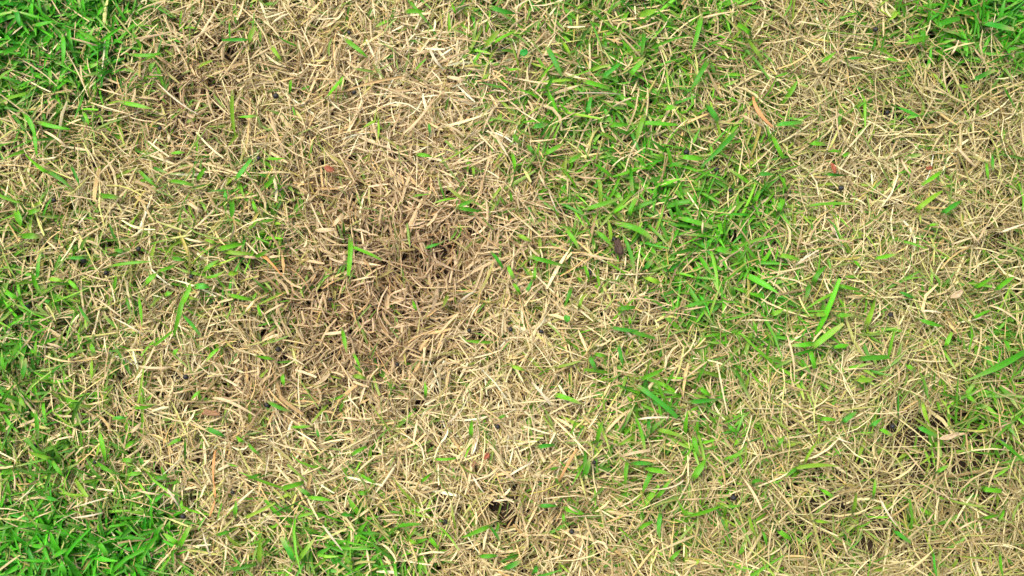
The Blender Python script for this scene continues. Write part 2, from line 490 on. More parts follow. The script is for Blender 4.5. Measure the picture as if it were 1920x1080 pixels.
# the same lawn goes on outside the picture: one square metre, instanced round the middle
def lawn_beyond():
    r = np.random.default_rng(303)
    Vd, qd, Cd = make_dead(62000, .55, .55, r, 3, tile=True)
    Vg, qg, Cg = make_green(30000, .55, .55, r, 3, 2, tile=True)
    me = mesh_from('lawn_square', np.concatenate([Vd, Vg]), np.concatenate([qd, qg + len(Vd)]), np.concatenate([Cd, Cg]), M_DEAD)
    me.materials.append(M_GREEN)
    mi = np.zeros(len(qd) + len(qg), np.int32); mi[len(qd):] = 1
    me.polygons.foreach_set('material_index', mi)
    src = bpy.data.objects.new('lawn_square', me)          # never linked: only a source for the instances
    xs = [s_ * v for v in (.36, 1.20, 2.28, 3.36, 4.44, 5.52) for s_ in (-1, 1)]
    ys = [0.0] + [s_ * v for v in (.98, 2.06, 3.14, 4.22, 5.30) for s_ in (-1, 1)]
    pts = [(x, y, 0.0) for x in xs for y in ys if not (abs(x) < .5 and y == 0)]
    me2 = bpy.data.meshes.new('surrounding_grass'); me2.from_pydata([tuple(map(float, p)) for p in pts], [], [])
    ra = me2.attributes.new('turn', 'FLOAT_VECTOR', 'POINT')
    for k_ in range(len(pts)): ra.data[k_].vector = (0, 0, math.pi / 2 * int(r.integers(4)))
    ob = link('surrounding_grass', me2)
    ng = bpy.data.node_groups.new('scatter_lawn', 'GeometryNodeTree')
    ng.interface.new_socket('Geometry', in_out='INPUT', socket_type='NodeSocketGeometry')
    ng.interface.new_socket('Geometry', in_out='OUTPUT', socket_type='NodeSocketGeometry')
    gi_, go_ = ng.nodes.new('NodeGroupInput'), ng.nodes.new('NodeGroupOutput')
    iop = ng.nodes.new('GeometryNodeInstanceOnPoints')
    inf = ng.nodes.new('GeometryNodeObjectInfo'); inf.inputs['Object'].default_value = src
    ng.links.new(gi_.outputs[0], iop.inputs['Points'])
    ng.links.new(inf.outputs['Geometry'], iop.inputs['Instance'])
    na = ng.nodes.new('GeometryNodeInputNamedAttribute'); na.data_type = 'FLOAT_VECTOR'; na.inputs['Name'].default_value = 'turn'
    ng.links.new(na.outputs['Attribute'], iop.inputs['Rotation'])
    ng.links.new(iop.outputs[0], go_.inputs[0])
    md = ob.modifiers.new('scatter', 'NODES'); md.node_group = ng
    tag(ob, 'mixed green and dead grass of the lawn around the worn patch', 'lawn', kind='stuff')
lawn_beyond()

# ------------------------------------------------------------------ blades and stems one can pick out
G = {  # zoom-tile points x, y, x, y (, x, y), width
1: [(455,180,550,230,30),(550,200,545,380,25),(350,210,350,340,30),(700,580,840,610,28),(230,690,370,720,28),(135,645,190,770,28),(190,720,205,860,25),(160,880,270,970,30),(270,970,390,1055,26),(1310,540,1322,735,26),(1400,230,1430,155,34),(1390,222,1270,225,22),(1530,270,1575,335,28),(1555,200,1650,250,22),(1635,460,1630,520,22),(1840,540,1915,450,30),(1350,655,1435,650,20),(1505,890,1590,890,26),(790,965,870,1040,24),(960,1020,1070,1040,26),(1330,1000,1400,910,30),(1490,1050,1540,990,30),(1110,1010,1145,955,26),(750,305,880,300,24),(840,390,870,350,30),(970,862,1030,858,24),(1290,130,1292,220,18),(400,940,440,1030,18),(470,640,495,700,24),(90,60,110,140,30),(20,300,100,260,30),(200,140,300,120,28)],
2: [(30,230,130,310,30),(370,65,450,65,30),(1165,280,1230,410,34),(935,390,1005,385,28),(1700,190,1690,290,30),(1680,80,1760,55,42),(205,665,205,770,18),(135,710,205,670,24),(740,350,775,300,24),(790,440,830,415,28),(815,250,880,175,38),(860,240,950,190,32),(1150,500,1190,440,26),(1380,460,1490,490,30),(1470,430,1550,370,30),(1630,420,1700,340,36),(1380,640,1400,560,28),(1520,700,1600,700,32),(1665,770,1700,660,36),(1700,690,1860,700,30),(1080,710,1150,700,36),(960,870,970,950,26),(1150,860,1230,815,32),(1280,910,1340,870,28),(1420,920,1510,985,32),(1630,920,1635,1050,30),(1840,930,1915,915,34),(490,700,495,750,20),(430,870,500,880,26),(740,940,745,990,20),(1250,240,1290,310,28),(1820,610,1880,600,40),(970,760,1000,805,28),(1050,820,1080,860,28),(620,20,640,70,22),(850,40,960,70,34)],
3: [(320,145,380,190,32),(360,210,440,320,28),(100,110,60,260,32),(135,350,60,480,34),(140,590,190,665,40),(290,750,130,910,30),(510,770,560,870,30),(1190,595,1310,645,34),(1810,490,1880,620,26),(1450,970,1360,1030,26),(1740,860,1745,950,22),(530,700,650,690,28),(720,805,800,815,28),(815,975,930,980,26),(540,980,580,1060,26),(930,325,1000,320,34),(1050,300,1080,230,24),(1260,240,1370,210,34),(1355,170,1355,250,30),(1430,150,1540,110,38),(1640,450,1740,400,34),(1820,280,1900,270,28),(780,350,850,300,24),(900,880,940,860,24),(1700,130,1840,160,38),(820,850,880,850,26),(0,880,100,890,36),(1710,920,1720,1000,20),(430,980,500,980,26),(255,545,300,570,28),(1140,330,1200,340,20)],
4: [(160,115,215,95,34),(90,110,110,180,40),(120,250,210,250,40),(650,325,700,335,26),(570,20,660,30,34),(640,415,820,395,22),(820,510,870,465,36),(970,370,1030,380,28),(900,440,990,405,22),(1150,440,1220,390,28),(1240,320,1350,295,34),(1270,335,1400,345,28),(1430,365,1500,330,26),(1160,475,1250,445,24),(1300,580,1410,605,26),(1100,530,1165,530,40),(1065,530,1030,620,34),(1030,600,985,780,30),(1030,700,1110,790,26),(780,600,795,730,26),(710,600,735,680,20),(930,575,965,560,30),(440,640,500,730,26),(385,500,435,550,26),(190,460,230,560,28),(390,370,480,370,22),(1160,270,1210,290,24),(1270,40,1265,0,28),(1420,50,1440,110,26),(1300,50,1300,130,36),(1230,880,1170,940,22),(1445,925,1530,940,24),(975,910,1000,880,28),(870,860,960,790,20),(510,860,530,910,28),(380,930,430,910,26),(515,950,515,1040,24),(650,480,640,540,20),(280,490,350,500,28),(1450,640,1465,690,22),(1330,450,1290,462,36),(20,1000,10,900,36),(120,1040,140,950,32),(200,920,210,820,26),(1590,1030,1595,1080,26),(30,560,90,600,34)],
5: [(40,440,50,280,34),(60,310,200,370,24),(5,780,25,890,26),(70,920,100,990,22),(70,1040,130,1050,28),(660,80,740,45,24),(670,90,775,105,26),(850,345,900,415,28),(940,420,970,480,26),(970,520,1000,565,24),(1040,560,1070,500,22),(1080,370,1250,415,28),(1290,545,1260,630,28),(1340,650,1370,580,24),(1560,655,1640,650,30),(1530,760,1650,775,24),(1600,770,1740,815,26),(1560,180,1680,215,1750,275,40),(1390,90,1550,40,30),(1530,110,1600,70,30),(1270,220,1330,310,26),(1440,230,1520,310,28),(1590,260,1640,430,24),(1620,130,1650,50,34),(1330,480,1350,510,24),(1370,420,1390,480,22),(1710,480,1780,510,34),(1700,440,1740,390,36),(1840,450,1900,400,34),(1090,430,1085,490,22),(1000,240,1060,270,28),(1400,930,1430,990,28),(1430,910,1480,920,26),(1690,1050,1800,1000,28),(1560,870,1580,960,26),(400,610,420,660,24),(960,980,1020,1000,24),(950,0,960,50,22),(480,310,540,290,20),(1620,700,1625,750,20)],
6: [(720,80,950,75,22),(1035,740,1085,585,36),(1935,885,1820,960,1620,1050,40),(1460,120,1550,60,34),(1320,100,1440,10,32),(690,600,710,520,28),(740,510,800,430,32),(1340,715,1450,750,26),(1280,340,1285,390,22),(1220,560,1290,590,22),(880,520,980,545,24),(740,870,880,760,40),(620,860,730,850,30),(850,870,920,860,36),(640,910,740,880,28),(720,900,740,980,30),(20,640,130,610,24),(0,150,140,190,34),(540,110,560,50,34),(400,60,430,0,32),(550,360,640,380,30),(190,320,260,340,38),(100,360,160,450,30),(1640,710,1720,670,28),(1640,540,1750,470,30),(1760,560,1850,490,34),(1480,870,1510,800,26),(1810,830,1840,900,26),(1690,870,1740,880,24),(420,800,400,730,28),(870,690,950,690,30),(1000,940,1140,930,34),(980,1050,1060,1050,34),(1260,970,1300,1000,28),(1090,370,1190,350,26),(960,380,1000,420,24),(1380,190,1430,180,24),(750,690,810,690,28),(500,690,560,660,28),(320,920,350,870,38)],
7: [(760,130,860,118,24),(1520,105,1620,150,26),(640,195,700,190,24),(1080,80,1120,40,22),(1170,255,1250,290,30),(1330,300,1365,325,32),(950,345,1015,310,26),(1040,330,1040,435,16),(710,355,755,320,26),(560,280,590,420,28),(540,400,560,330,24),(200,170,210,290,24),(550,440,640,500,24),(180,385,290,420,30),(300,440,350,510,26),(690,430,750,435,28),(720,510,800,500,26),(870,530,940,535,26),(1400,530,1460,510,22),(1730,640,1560,720,34),(1740,640,1850,655,26),(1740,630,1680,590,26),(1590,590,1690,560,34),(1650,240,1740,235,22),(1790,300,1780,260,20),(1320,740,1325,670,26),(1020,660,1025,720,20),(1460,1000,1465,880,30),(1010,910,1060,810,34),(930,850,1000,900,34),(870,660,920,610,22),(1590,880,1650,990,32),(1670,1000,1760,880,30),(1220,850,1290,830,24),(1300,1045,1420,1020,28),(80,470,120,550,34),(470,550,560,530,26),(1400,340,1450,390,22),(110,80,140,130,30),(340,1000,365,1070,34),(180,910,250,915,28),(310,970,390,930,28),(560,900,600,960,30),(260,640,330,660,30)],
8: [(1215,65,1330,105,32),(1690,30,1860,165,34),(1110,355,1190,345,28),(730,290,735,215,28),(470,70,468,0,22),(535,422,630,418,18),(450,550,510,500,24),(700,855,830,800,28),(840,810,890,880,22),(1255,700,1350,725,34),(1120,685,1200,685,26),(320,800,430,790,30),(90,835,200,840,22),(500,870,540,920,28),(0,735,60,740,28),(60,400,130,360,24),(95,610,140,615,28),(110,510,180,550,22),(530,770,570,775,20),(890,190,920,175,22),(780,970,860,965,26),(920,1040,1000,1000,34),(1080,1070,1100,1030,36),(1440,330,1470,220,30),(1360,520,1390,430,36),(1250,730,1250,780,20),(1600,540,1610,440,26),(1640,450,1740,450,26),(1700,590,1740,500,34),(1720,480,1830,500,30),(1770,640,1840,550,28),(1650,190,1700,380,22),(1730,190,1730,270,26),(1790,260,1920,300,30),(1800,730,1790,840,28),(1670,820,1740,780,24),(1560,340,1640,290,20),(1850,990,1900,940,24),(1180,480,1220,470,24),(20,980,60,1010,28),(380,880,420,900,28)],
9: [(60,530,120,440,42),(40,740,200,690,26),(240,420,340,385,22),(400,570,410,545,460,550,26),(1355,110,1385,210,24),(1330,240,1415,285,30),(1110,250,1170,285,26),(1215,180,1215,60,18),(900,215,965,165,32),(775,590,840,630,24),(960,720,975,630,28),(1075,630,1085,540,20),(740,770,820,780,22),(640,480,840,465,26),(580,520,640,470,22),(380,750,410,840,24),(540,820,600,865,32),(450,830,470,900,20),(1190,820,1270,880,30),(1680,755,1770,735,26),(1790,960,1805,1075,22),(1415,950,1430,1070,18),(1780,320,1920,440,24),(1690,590,1780,600,32),(540,350,570,300,24),(690,440,750,340,20),(65,300,90,390,30),(50,100,200,85,30),(260,230,310,270,26),(780,195,850,200,26),(1060,240,1110,200,26),(240,760,250,820,20),(1810,700,1780,770,22),(1430,500,1490,460,22),(100,20,150,60,30),(1600,60,1650,100,28)]}
S = {  # pale dry stems and long straws
1: [(890,470,1000,570,1110,640,10),(0,530,160,650,9),(520,580,760,650,10),(770,215,970,175,14),(400,215,540,255,12),(250,740,365,820,16),(1520,650,1600,860,15),(290,0,350,100,8),(560,500,700,540,10),(1730,200,1820,255,10),(1030,265,1190,145,14),(560,980,640,900,12)],
2: [(610,945,720,865,15),(730,935,880,865,20),(520,555,360,740,18),(1630,165,1770,125,13),(1625,125,1625,190,12),(1080,525,1140,435,13),(1320,525,1560,530,11),(500,280,570,385,20),(600,430,690,450,24),(1210,690,1310,635,10),(1340,995,1480,1005,12),(360,180,380,290,13),(1110,975,1150,1060,13),(20,620,150,645,11),(660,560,740,570,14),(540,360,710,290,15)],
3: [(830,220,890,310,12),(640,120,750,140,11),(110,100,290,65,14),(340,650,450,710,17),(1240,520,1255,430,10),(625,830,640,760,680,690,12),(700,1000,810,920,12),(760,700,880,645,12),(865,600,870,700,885,790,9),(1235,900,1290,990,15),(1540,820,1640,930,18),(1500,320,1550,230,12),(1475,340,1470,420,1490,510,9),(430,550,490,450,10),(1040,390,1170,360,10),(970,910,1060,890,11),(1055,10,1100,80,12),(1215,680,1280,830,10),(1640,270,1690,340,10)],
4: [(480,460,640,500,9),(350,20,600,65,9),(330,340,265,280,12),(540,600,700,720,9),(1150,820,1210,650,12),(1360,360,1450,370,18),(1380,670,1430,610,18),(1480,690,1590,630,15),(270,855,350,880,20),(640,710,800,800,9),(410,210,450,235,20),(1300,260,1320,190,18),(1060,60,1130,110,22),(790,980,950,985,18),(480,500,620,370,9),(440,180,490,120,11),(1780,215,1880,208,28),(1870,190,1925,130,30)],
5: [(430,255,550,195,12),(670,615,750,560,13),(1010,580,1130,510,12),(1360,345,1550,385,15),(1600,360,1595,430,11),(1540,605,1660,600,1780,610,9),(680,1005,870,950,10),(455,1010,465,880,15),(1170,0,1215,110,10),(1110,250,1280,240,10),(910,825,1000,818,1100,830,10),(870,930,940,840,11),(60,500,190,475,12)],
6: [(585,800,620,930,628,1060,12),(190,415,330,325,13),(115,160,110,230,11),(1655,295,1720,175,13),(1500,300,1640,255,11),(1720,640,1810,670,1910,750,13),(0,665,120,645,11),(665,280,735,300,17),(830,180,860,240,20),(830,260,950,285,15),(630,415,760,330,11),(1340,670,1450,680,11),(0,1060,130,960,11),(1210,980,1215,1080,10),(1780,230,1920,180,14),(1610,210,1670,290,12)],
7: [(1200,80,1290,100,1430,175,20),(70,680,190,570,9),(70,480,80,590,14),(375,720,440,640,8),(420,750,570,725,12),(1300,270,1220,410,13),(1140,830,1180,960,13),(1820,800,1920,930,13),(1345,1030,1390,930,10),(740,270,790,220,22),(780,600,900,620,12),(940,590,1000,680,13),(430,690,600,640,9),(550,0,560,130,8),(200,750,300,710,8)],
8: [(850,450,980,545,15),(930,525,1080,440,13),(830,340,910,440,18),(1720,590,1840,585,1920,545,12),(1670,200,1830,190,13),(740,520,800,610,12),(840,740,885,770,13),(1580,405,1730,375,20),(1080,0,1170,110,18),(390,20,480,100,12),(440,590,445,540,14),(1270,680,1330,720,14),(0,190,120,210,14),(500,690,560,800,9),(600,220,660,150,13),(860,660,960,650,12)],
9: [(330,520,440,700,15),(1110,640,1200,790,12),(700,740,870,630,9),(1330,550,1530,650,9),(1250,370,1360,500,10),(1760,250,1860,210,16),(1480,1060,1600,1010,11),(490,210,510,120,13),(1540,830,1650,770,10),(1040,160,1250,150,8),(1460,310,1580,280,18),(1370,790,1410,730,11),(50,150,90,180,18),(1610,940,1640,860,12),(850,290,950,330,10),(1780,0,1870,60,12),(0,650,140,640,11),(900,870,930,960,11)]}

r = np.random.default_rng(404)

def curve_points(pts, K):
    pts = np.array(pts, float)
    if len(pts) == 2:
        d = pts[1] - pts[0]
        mid = pts.mean(0) + np.array([-d[1], d[0]]) * r.normal(0, .06)
    else:
        mid = 2 * pts[1] - .5 * (pts[0] + pts[2])
    t = np.linspace(0, 1, K)[:, None]
    return (1 - t) ** 2 * pts[0] + 2 * t * (1 - t) * mid + t ** 2 * pts[-1]

def single_blade(pix, width, tint, thick, fold, tip, z_hi, K=10, grow=.16, stalk=False, dry=0):
    """a thin folded blade, upper and lower skin, that lies over the mat with its foot sunk in it"""
    pix = np.array(pix, float)
    pix[0] = pix[0] + (pix[0] - pix[1]) * grow
    pix[-1] = pix[-1] + (pix[-1] - pix[-2]) * grow
    c = curve_points(pix, K)
    t = np.linspace(0, 1, K)
    z = z_hi - .011 * np.clip(1 - t / .3, 0, 1) ** 2 - .005 * np.clip((t - .6) / .4, 0, 1) ** 2
    x, y = px2world(c[:, 0], c[:, 1], z)
    P = np.stack([x, y, z], -1)
    prof = np.where(t < .2, .66 + .34 * t / .2, 1.0)
    prof = prof * np.where(t > .55, 1 - (1 - tip) * ((t - .55) / .45) ** 1.9, 1)
    prof = prof * (1 + .07 * np.sin(9 * t + 50 * width * 1000))
    if stalk:
        root, _ = stalk_root(P)
        P = np.concatenate([[root, P[0] * .5 + root * .5], P]); prof = np.concatenate([[.35, .5], prof]); t = np.concatenate([[0, 0], t])
    D = np.gradient(P, axis=0); D /= np.linalg.norm(D, axis=1)[:, None]
    side = np.cross(np.array([0, 0, 1.0]), D)
    side /= np.maximum(np.linalg.norm(side, axis=1), 1e-4)[:, None]
    N = np.cross(D, side)
    rr = r.normal(0, .40) + r.normal(0, .7) * (t - .5)
    Sd = np.cos(rr)[:, None] * side + np.sin(rr)[:, None] * N
    Nn = np.cross(D, Sd)
    W = (width * prof * .5)[:, None]
    dn = np.array([0, 0, thick])
    top = np.stack([P - Sd * W, P - Nn * W * fold, P + Sd * W], 1)
    V = np.concatenate([top, top - dn], 1)
    n = len(P)
    idx = np.arange(n * 6).reshape(n, 6)
    q = []
    for k, k2 in ((0, 1), (1, 2), (4, 3), (5, 4)):
        q.append(np.stack([idx[:-1, k], idx[:-1, k2], idx[1:, k2], idx[1:, k]], -1))
    q = np.concatenate(q)
    C = np.asarray(tint)[None, :] * (.95 + .10 * t)[:, None]
    if dry:
        m = (dry * np.clip((t - .5) / .5, 0, 1) ** 1.6 + .35 * np.clip(1 - t / .2, 0, 1))[:, None]
        C = C * (1 - m) + np.array([.50, .44, .18]) * m
    C = np.repeat(C[:, None, :], 6, 1)
    return V.reshape(-1, 3), q, C.reshape(-1, 3), P

def stalk_root(P):
    d0 = P[0] - P[1]; d0 = d0 / np.linalg.norm(d0)
    sx, sy = P[0, 0] + d0[0] * .005, P[0, 1] + d0[1] * .005
    return np.array([sx, sy, float(soil_z(np.array([sx]), np.array([sy]))[0]) - .001]), d0

def stem_tube(P, tint, rad=.0009):
    """the sheath from the soil up to the leaf's foot"""
    root, d0 = stalk_root(P)
    line = [root, root * .5 + P[0] * .5 + np.array([d0[0], d0[1], 0]) * .002, P[0], P[1]]
    V = []
    for k, p in enumerate(line):
        for j in range(5):
            a = 2 * np.pi * j / 5
            V.append(p + rad * (1.1, 1, .9, .5)[k] * np.array([math.cos(a), math.sin(a), -.2 * math.cos(a)]))
    q = [(k * 5 + j, k * 5 + (j + 1) % 5, (k + 1) * 5 + (j + 1) % 5, (k + 1) * 5 + j) for k in range(3) for j in range(5)]
    return np.array(V), np.array(q), np.tile(np.asarray(tint), (20, 1)), root

def place(name, V, q, C, mat, origin, parent=None):
    """mesh with its own origin at the thing's base"""
    me = mesh_from(name, V - origin, q, C, mat)
    o = link(name, me, parent)
    if parent is None: o.location = origin
    return o

def place_words(px, py):
    x, y = px2world(px, py, .02)
    g_ = float(green_at(np.array([x]), np.array([y]))[0])
    b_ = float(blobs(np.array([x]), np.array([y]), BROWN)[0])
    if g_ > .5: return 'in the thick green turf', 'thick green turf'
    if g_ > .24: return 'in half-dry grass', 'half-dry grass'
    if b_ > .45: return 'on the brown matted patch', 'brown patch'
    return 'on pale tan straw', 'tan straw'

GREENS = {'bright': (.115, .390, .009), 'deep': (.066, .280, .008), 'yellowish': (.195, .385, .020), 'cool': (.055, .310, .018)}
MARKS = [(tile_px(t, x, y), ', beside a black pellet') for t, l in PELLETS.items() for x, y, _ in l]
MARKS += [(tile_px(t, x, y), ', by a dark gap') for t, l in HOLES.items() for x, y, _ in l]
MARKS += [(tile_px(7, 1200, 500), ', by the upright orange stalk'), (tile_px(3, 430, 630), ', by the peach orange stalk'), (tile_px(5, 1555, 300), ', by the bark scrap'),
          (tile_px(8, 1275, 450), ', by the leaning orange stalk'), (tile_px(4, 1530, 410), ', by the thin orange straws')]

def words(c):
    c = c.split()
    return ' '.join(c[1:] + c[:1])

def landmark(px, py):
    d, w = min((math.dist((px, py), p), w) for p, w in MARKS)
    return w if d < 34 else ''

UNIQUE_GREEN = {
    (6, 1): 'short flat blunt-ended bright green blade standing out on tan straw',
    (6, 2): 'long broad deep green blade arching out over the green tuft',
    (6, 0): 'long thin straight green blade lying across orange tan straw',
    (5, 17): 'broad curved bright green blade arching above the brown bark scrap',
    (1, 9): 'slim upright spear-shaped green blade amid brown dead grass',
    (5, 0): 'upright bright green blade rising from the dark brown patch',
    (8, 1): 'long straight bright green blade slanting through mixed grass beside pale straw',
    (9, 13): 'long yellow-green blade lying flat on olive straw',
    (7, 7): 'very thin dark green blade close to the orange dry stalk',
}
UNIQUE_COL = {(6, 1): 'yellowish', (6, 2): 'deep', (9, 13): 'yellowish', (5, 17): 'bright', (5, 0): 'bright', (1, 9): 'yellowish', (7, 7): 'deep'}
items = []
for t, l in G.items():
    for i, e in enumerate(l):
        pts = [tile_px(t, e[k], e[k + 1]) for k in range(0, len(e) - 1, 2)]
        w = e[-1] / 3 * MM_PX * .80
        L = sum(math.dist(pts[k], pts[k + 1]) for k in range(len(pts) - 1)) * MM_PX
        items.append(dict(key=(t, i), pts=pts, w=w, L=L))
# two or three leaves that meet at a point make one shoot
used, shoots = set(), []
for a in range(len(items)):
    if a in used: continue
    fam = [a]
    for b in range(a + 1, len(items)):
        if b in used or len(fam) > 2 or len(items[a]['pts']) > 2 or len(items[b]['pts']) > 2: continue
        for fa in (0, -1):
            if len(fam) > 1 and fa != items[a].get('joint'): continue
            for fb in (0, -1):
                if b not in fam and math.dist(items[a]['pts'][fa], items[b]['pts'][fb]) < 11:
                    fam.append(b); items[a]['joint'] = fa; items[b]['joint'] = fb
    used.update(fam); shoots.append(fam)
shoots.sort(key=lambda f: -sum(items[k]['w'] * items[k]['L'] for k in f))
rest = ([], [], []); off = 0
for si, fam in enumerate(shoots):
    meshes = []
    for k in fam:
        it = items[k]
        pts = it['pts']
        if it.get('joint') == -1 and len(fam) > 1: pts = pts[::-1]
        cname = UNIQUE_COL.get(it['key']) or ('bright', 'bright', 'deep', 'yellowish', 'cool', 'bright')[int(r.integers(6))]
        wx_, wy_ = px2world(*pts[0], .02)
        lush = min(max((float(green_at(np.array([wx_]), np.array([wy_]))[0]) - .35) / .5, 0), 1)
        tint = np.array(GREENS[cname]) * math.exp(r.normal(0, .12)) * np.array([1 - .42 * lush, 1, 1])
        tip = r.uniform(.5, .85) if (r.random() < .3 or it['key'] == (6, 1)) else r.uniform(.08, .3)
        dry_ = float(r.choice([.05, .1, .3, .8]))
        meshes.append((single_blade(pts, it['w'], tint, .00025, .30, tip, r.uniform(.028, .033), dry=dry_), cname + (' yellow-tipped' if dry_ > .5 else '') + (' blunt' if tip > .45 else ''), it))
    if si >= 270:
        for (V, q, C, P), _, _ in meshes:
            rest[0].append(V); rest[1].append(q + off); rest[2].append(C); off += len(V)
        continue
    where, wg = place_words(*np.mean([it['pts'][0] for _, _, it in meshes], 0))
    mark = landmark(*np.mean([it['pts'][0] for _, _, it in meshes], 0))
    (V0, q0, C0, P0), cname, it = meshes[0]
    Vs, qs, Cs, root = stem_tube(P0, np.array((.42, .43, .18)))
    e = bpy.data.objects.new('grass_shoot', None); col.objects.link(e); e.location = root
    e.empty_display_size = .01
    place('stem', Vs, qs, Cs, M_GREEN, root, e)
    for (V, q, C, P), _, _ in meshes:
        place('leaf', V, q, C, M_GREEN, root, e)
    if it['key'] in UNIQUE_GREEN:
        tag(e, UNIQUE_GREEN[it['key']], 'grass shoot')
    elif len(meshes) == 1:
        size = 'short' if it['L'] < .017 else 'long' if it['L'] > .026 else 'mid-length'
        wd = 'broad' if it['w'] > .0039 else 'narrow'
        lab = f'{size} {wd} {words(cname)} green grass shoot {where}{mark}'
        tag(e, lab, 'grass shoot', f'{size} {wd} {cname} green shoots {wg}{mark}')
    else:
        n = {2: 'two', 3: 'three'}[len(meshes)]
        lab = f'{cname.split()[0]} green shoot of {n} leaves {where}{mark}'
        tag(e, lab, 'grass shoot', f'{cname.split()[0]} shoots with {n} leaves {wg}{mark}')
if rest[0]:
    o = link('small_green_leaves', mesh_from('small_green_leaves', np.concatenate(rest[0]), np.concatenate(rest[1]), np.concatenate(rest[2]), M_GREEN))
    tag(o, 'scattered small green leaf tips lying over the dead mat', 'grass', kind='stuff')

UNIQUE_STRAW = {
    (6, 0): 'long pale bent stem with its top kinked over green turf',
    (1, 0): 'long thin curved grey stem arching over brown dead grass',
    (7, 0): 'broad pale split straw lying in the bare brown hollow',
    (4, 16): 'broad cream straw pointing along the brown matted patch',
    (5, 7): 'upright whitish straw standing out on yellow straw',
    (5, 3): 'pale straight straw just below the brown bark scrap',
    (7, 2): 'grey dry stem upright at the rim of the thick green turf',
    (9, 0): 'stout straight pale straw slanting over tan mat beside a dark gap'}
for t, l in S.items():
    for i, e in enumerate(l):
        pts = [tile_px(t, e[k], e[k + 1]) for k in range(0, len(e) - 1, 2)]
        w = e[-1] / 3 * MM_PX * .80
        L = sum(math.dist(pts[k], pts[k + 1]) for k in range(len(pts) - 1)) * MM_PX
        right = pts[0][0] > 1250
        cname = ('cream', 'cream', 'tan', 'whitish')[int(r.integers(4))]
        tint = np.array({'cream': (.62, .49, .27), 'tan': (.54, .41, .22), 'whitish': (.66, .57, .38)}[cname]) * math.exp(r.normal(0, .08))
        V, q, C, P = single_blade(pts, w, tint, w * .25, -.25, r.uniform(.35, .8), r.uniform(.029, .035), K=8, grow=.05, stalk=True)
        o = place('straw', V, q, C, M_DEAD, P[0])
        if (t, i) in UNIQUE_STRAW:
            tag(o, UNIQUE_STRAW[(t, i)], 'straw')
        else:
            where, wg = place_words(*np.mean(pts, 0))
            where = where.replace('on pale tan straw', 'over matted tan straw')
            size = 'short' if L < .020 else 'long' if L > .032 else 'medium-length'
            wd = 'stout' if w > .0019 else 'thin'
            mark = landmark(*np.mean(pts, 0))
            tag(o, f'{size} {wd} {cname} straw {where}{mark}', 'straw', f'{size} {wd} {cname} straws {wg}{mark}')

# ------------------------------------------------------------------ orange stalks
ORANGE = [
    ('dry_stalk', [((7, 1210, 378), (7, 1198, 500), (7, 1208, 580), 15), ((7, 1204, 570), (7, 1212, 640), 14), ((7, 1208, 650), (7, 1178, 745), 11)], 'upright orange dry stalk with a knotted joint on pale straw', (.56, .28, .10)),
    ('dry_stalk', [((3, 398, 545), (3, 430, 630), (3, 505, 712), 20), ((3, 405, 590), (3, 440, 650), 12)], 'peach orange dry blade slanting through mixed green and tan grass', (.66, .34, .13)),
    ('dry_stalk', [((4, 1475, 362), (4, 1525, 400), (4, 1585, 470), 11), ((4, 1490, 360), (4, 1570, 450), 9)], 'pair of thin orange dry straws joined at the brown patch edge', (.62, .30, .09)),
    ('dry_stalk', [((8, 1225, 548), (8, 1275, 450), (8, 1325, 365), 16)], 'orange tan dry stalk leaning through thin green blades', (.62, .36, .14))]
for name, bl, lab, tint in ORANGE:
    ms = []
    for b in bl:
        pts = [tile_px(*p) for p in b[:-1]]
        w = b[-1] / 3 * MM_PX
        ms.append(single_blade(pts, w, np.array(tint) * math.exp(r.normal(0, .08)), w * .3, -.3, .5, .0365, K=9, grow=.02, stalk=True))
    if len(ms) == 1:
        V, q, C, P = ms[0]
        o = place(name, V, q, C, M_DEAD, P[0]); tag(o, lab, 'dry stalk')
    else:
        root = ms[0][3][0]
        e = bpy.data.objects.new(name, None); col.objects.link(e); e.location = root; e.empty_display_size = .01
        tag(e, lab, 'dry stalk')
        for k, (V, q, C, P) in enumerate(ms):
            place('stem' if k == 0 else 'side_blade', V, q, C, M_DEAD, root, e)

# ------------------------------------------------------------------ round leaves, scraps, pellets
def patch_leaf(name, t, x, y, length, width, ang, mat, z, curl, notch, tint=None):
    """a small leaf: irregular outline, arched both ways, with thickness"""
    wx, wy = px2world(*tile_px(t, x, y), z)
    nu, nv = 9, 5
    u = np.linspace(-1, 1, nu)[:, None]; v = np.linspace(-1, 1, nv)[None, :]
    half = np.clip(1 - abs(u) ** notch, .08, 1) ** .6 * (1 + .12 * np.sin(5 * u + x))
    X = u * length / 2 + 0 * v; Y = v * half * width / 2 + .1 * width * u ** 2
    Z = -curl * length * u ** 2 + .18 * width * (abs(v) - .5) * half + .0003 * np.sin(9 * u + 5 * v)
    top = np.stack([X, Y, Z], -1).reshape(-1, 3)
    V = np.concatenate([top, top - np.array([0, 0, .00035])])
    idx = np.arange(nu * nv).reshape(nu, nv)
    q = np.stack([idx[:-1, :-1], idx[1:, :-1], idx[1:, 1:], idx[:-1, 1:]], -1).reshape(-1, 4)
    Q = [q, q[:, ::-1] + nu * nv]
    ring = np.concatenate([idx[:, 0], idx[-1, 1:], idx[-2::-1, -1], idx[0, -2:0:-1]])
    rn = np.roll(ring, -1)
    Q.append(np.stack([rn, ring, ring + nu * nv, rn + nu * nv], -1))
    C = None if tint is None else np.tile(np.array(tint), (len(V), 1))
    o = link(name, mesh_from(name, V, np.concatenate(Q), C, mat))
    o.location = (wx, wy, z); o.rotation_euler = (.15, .1, math.radians(ang))
    return o

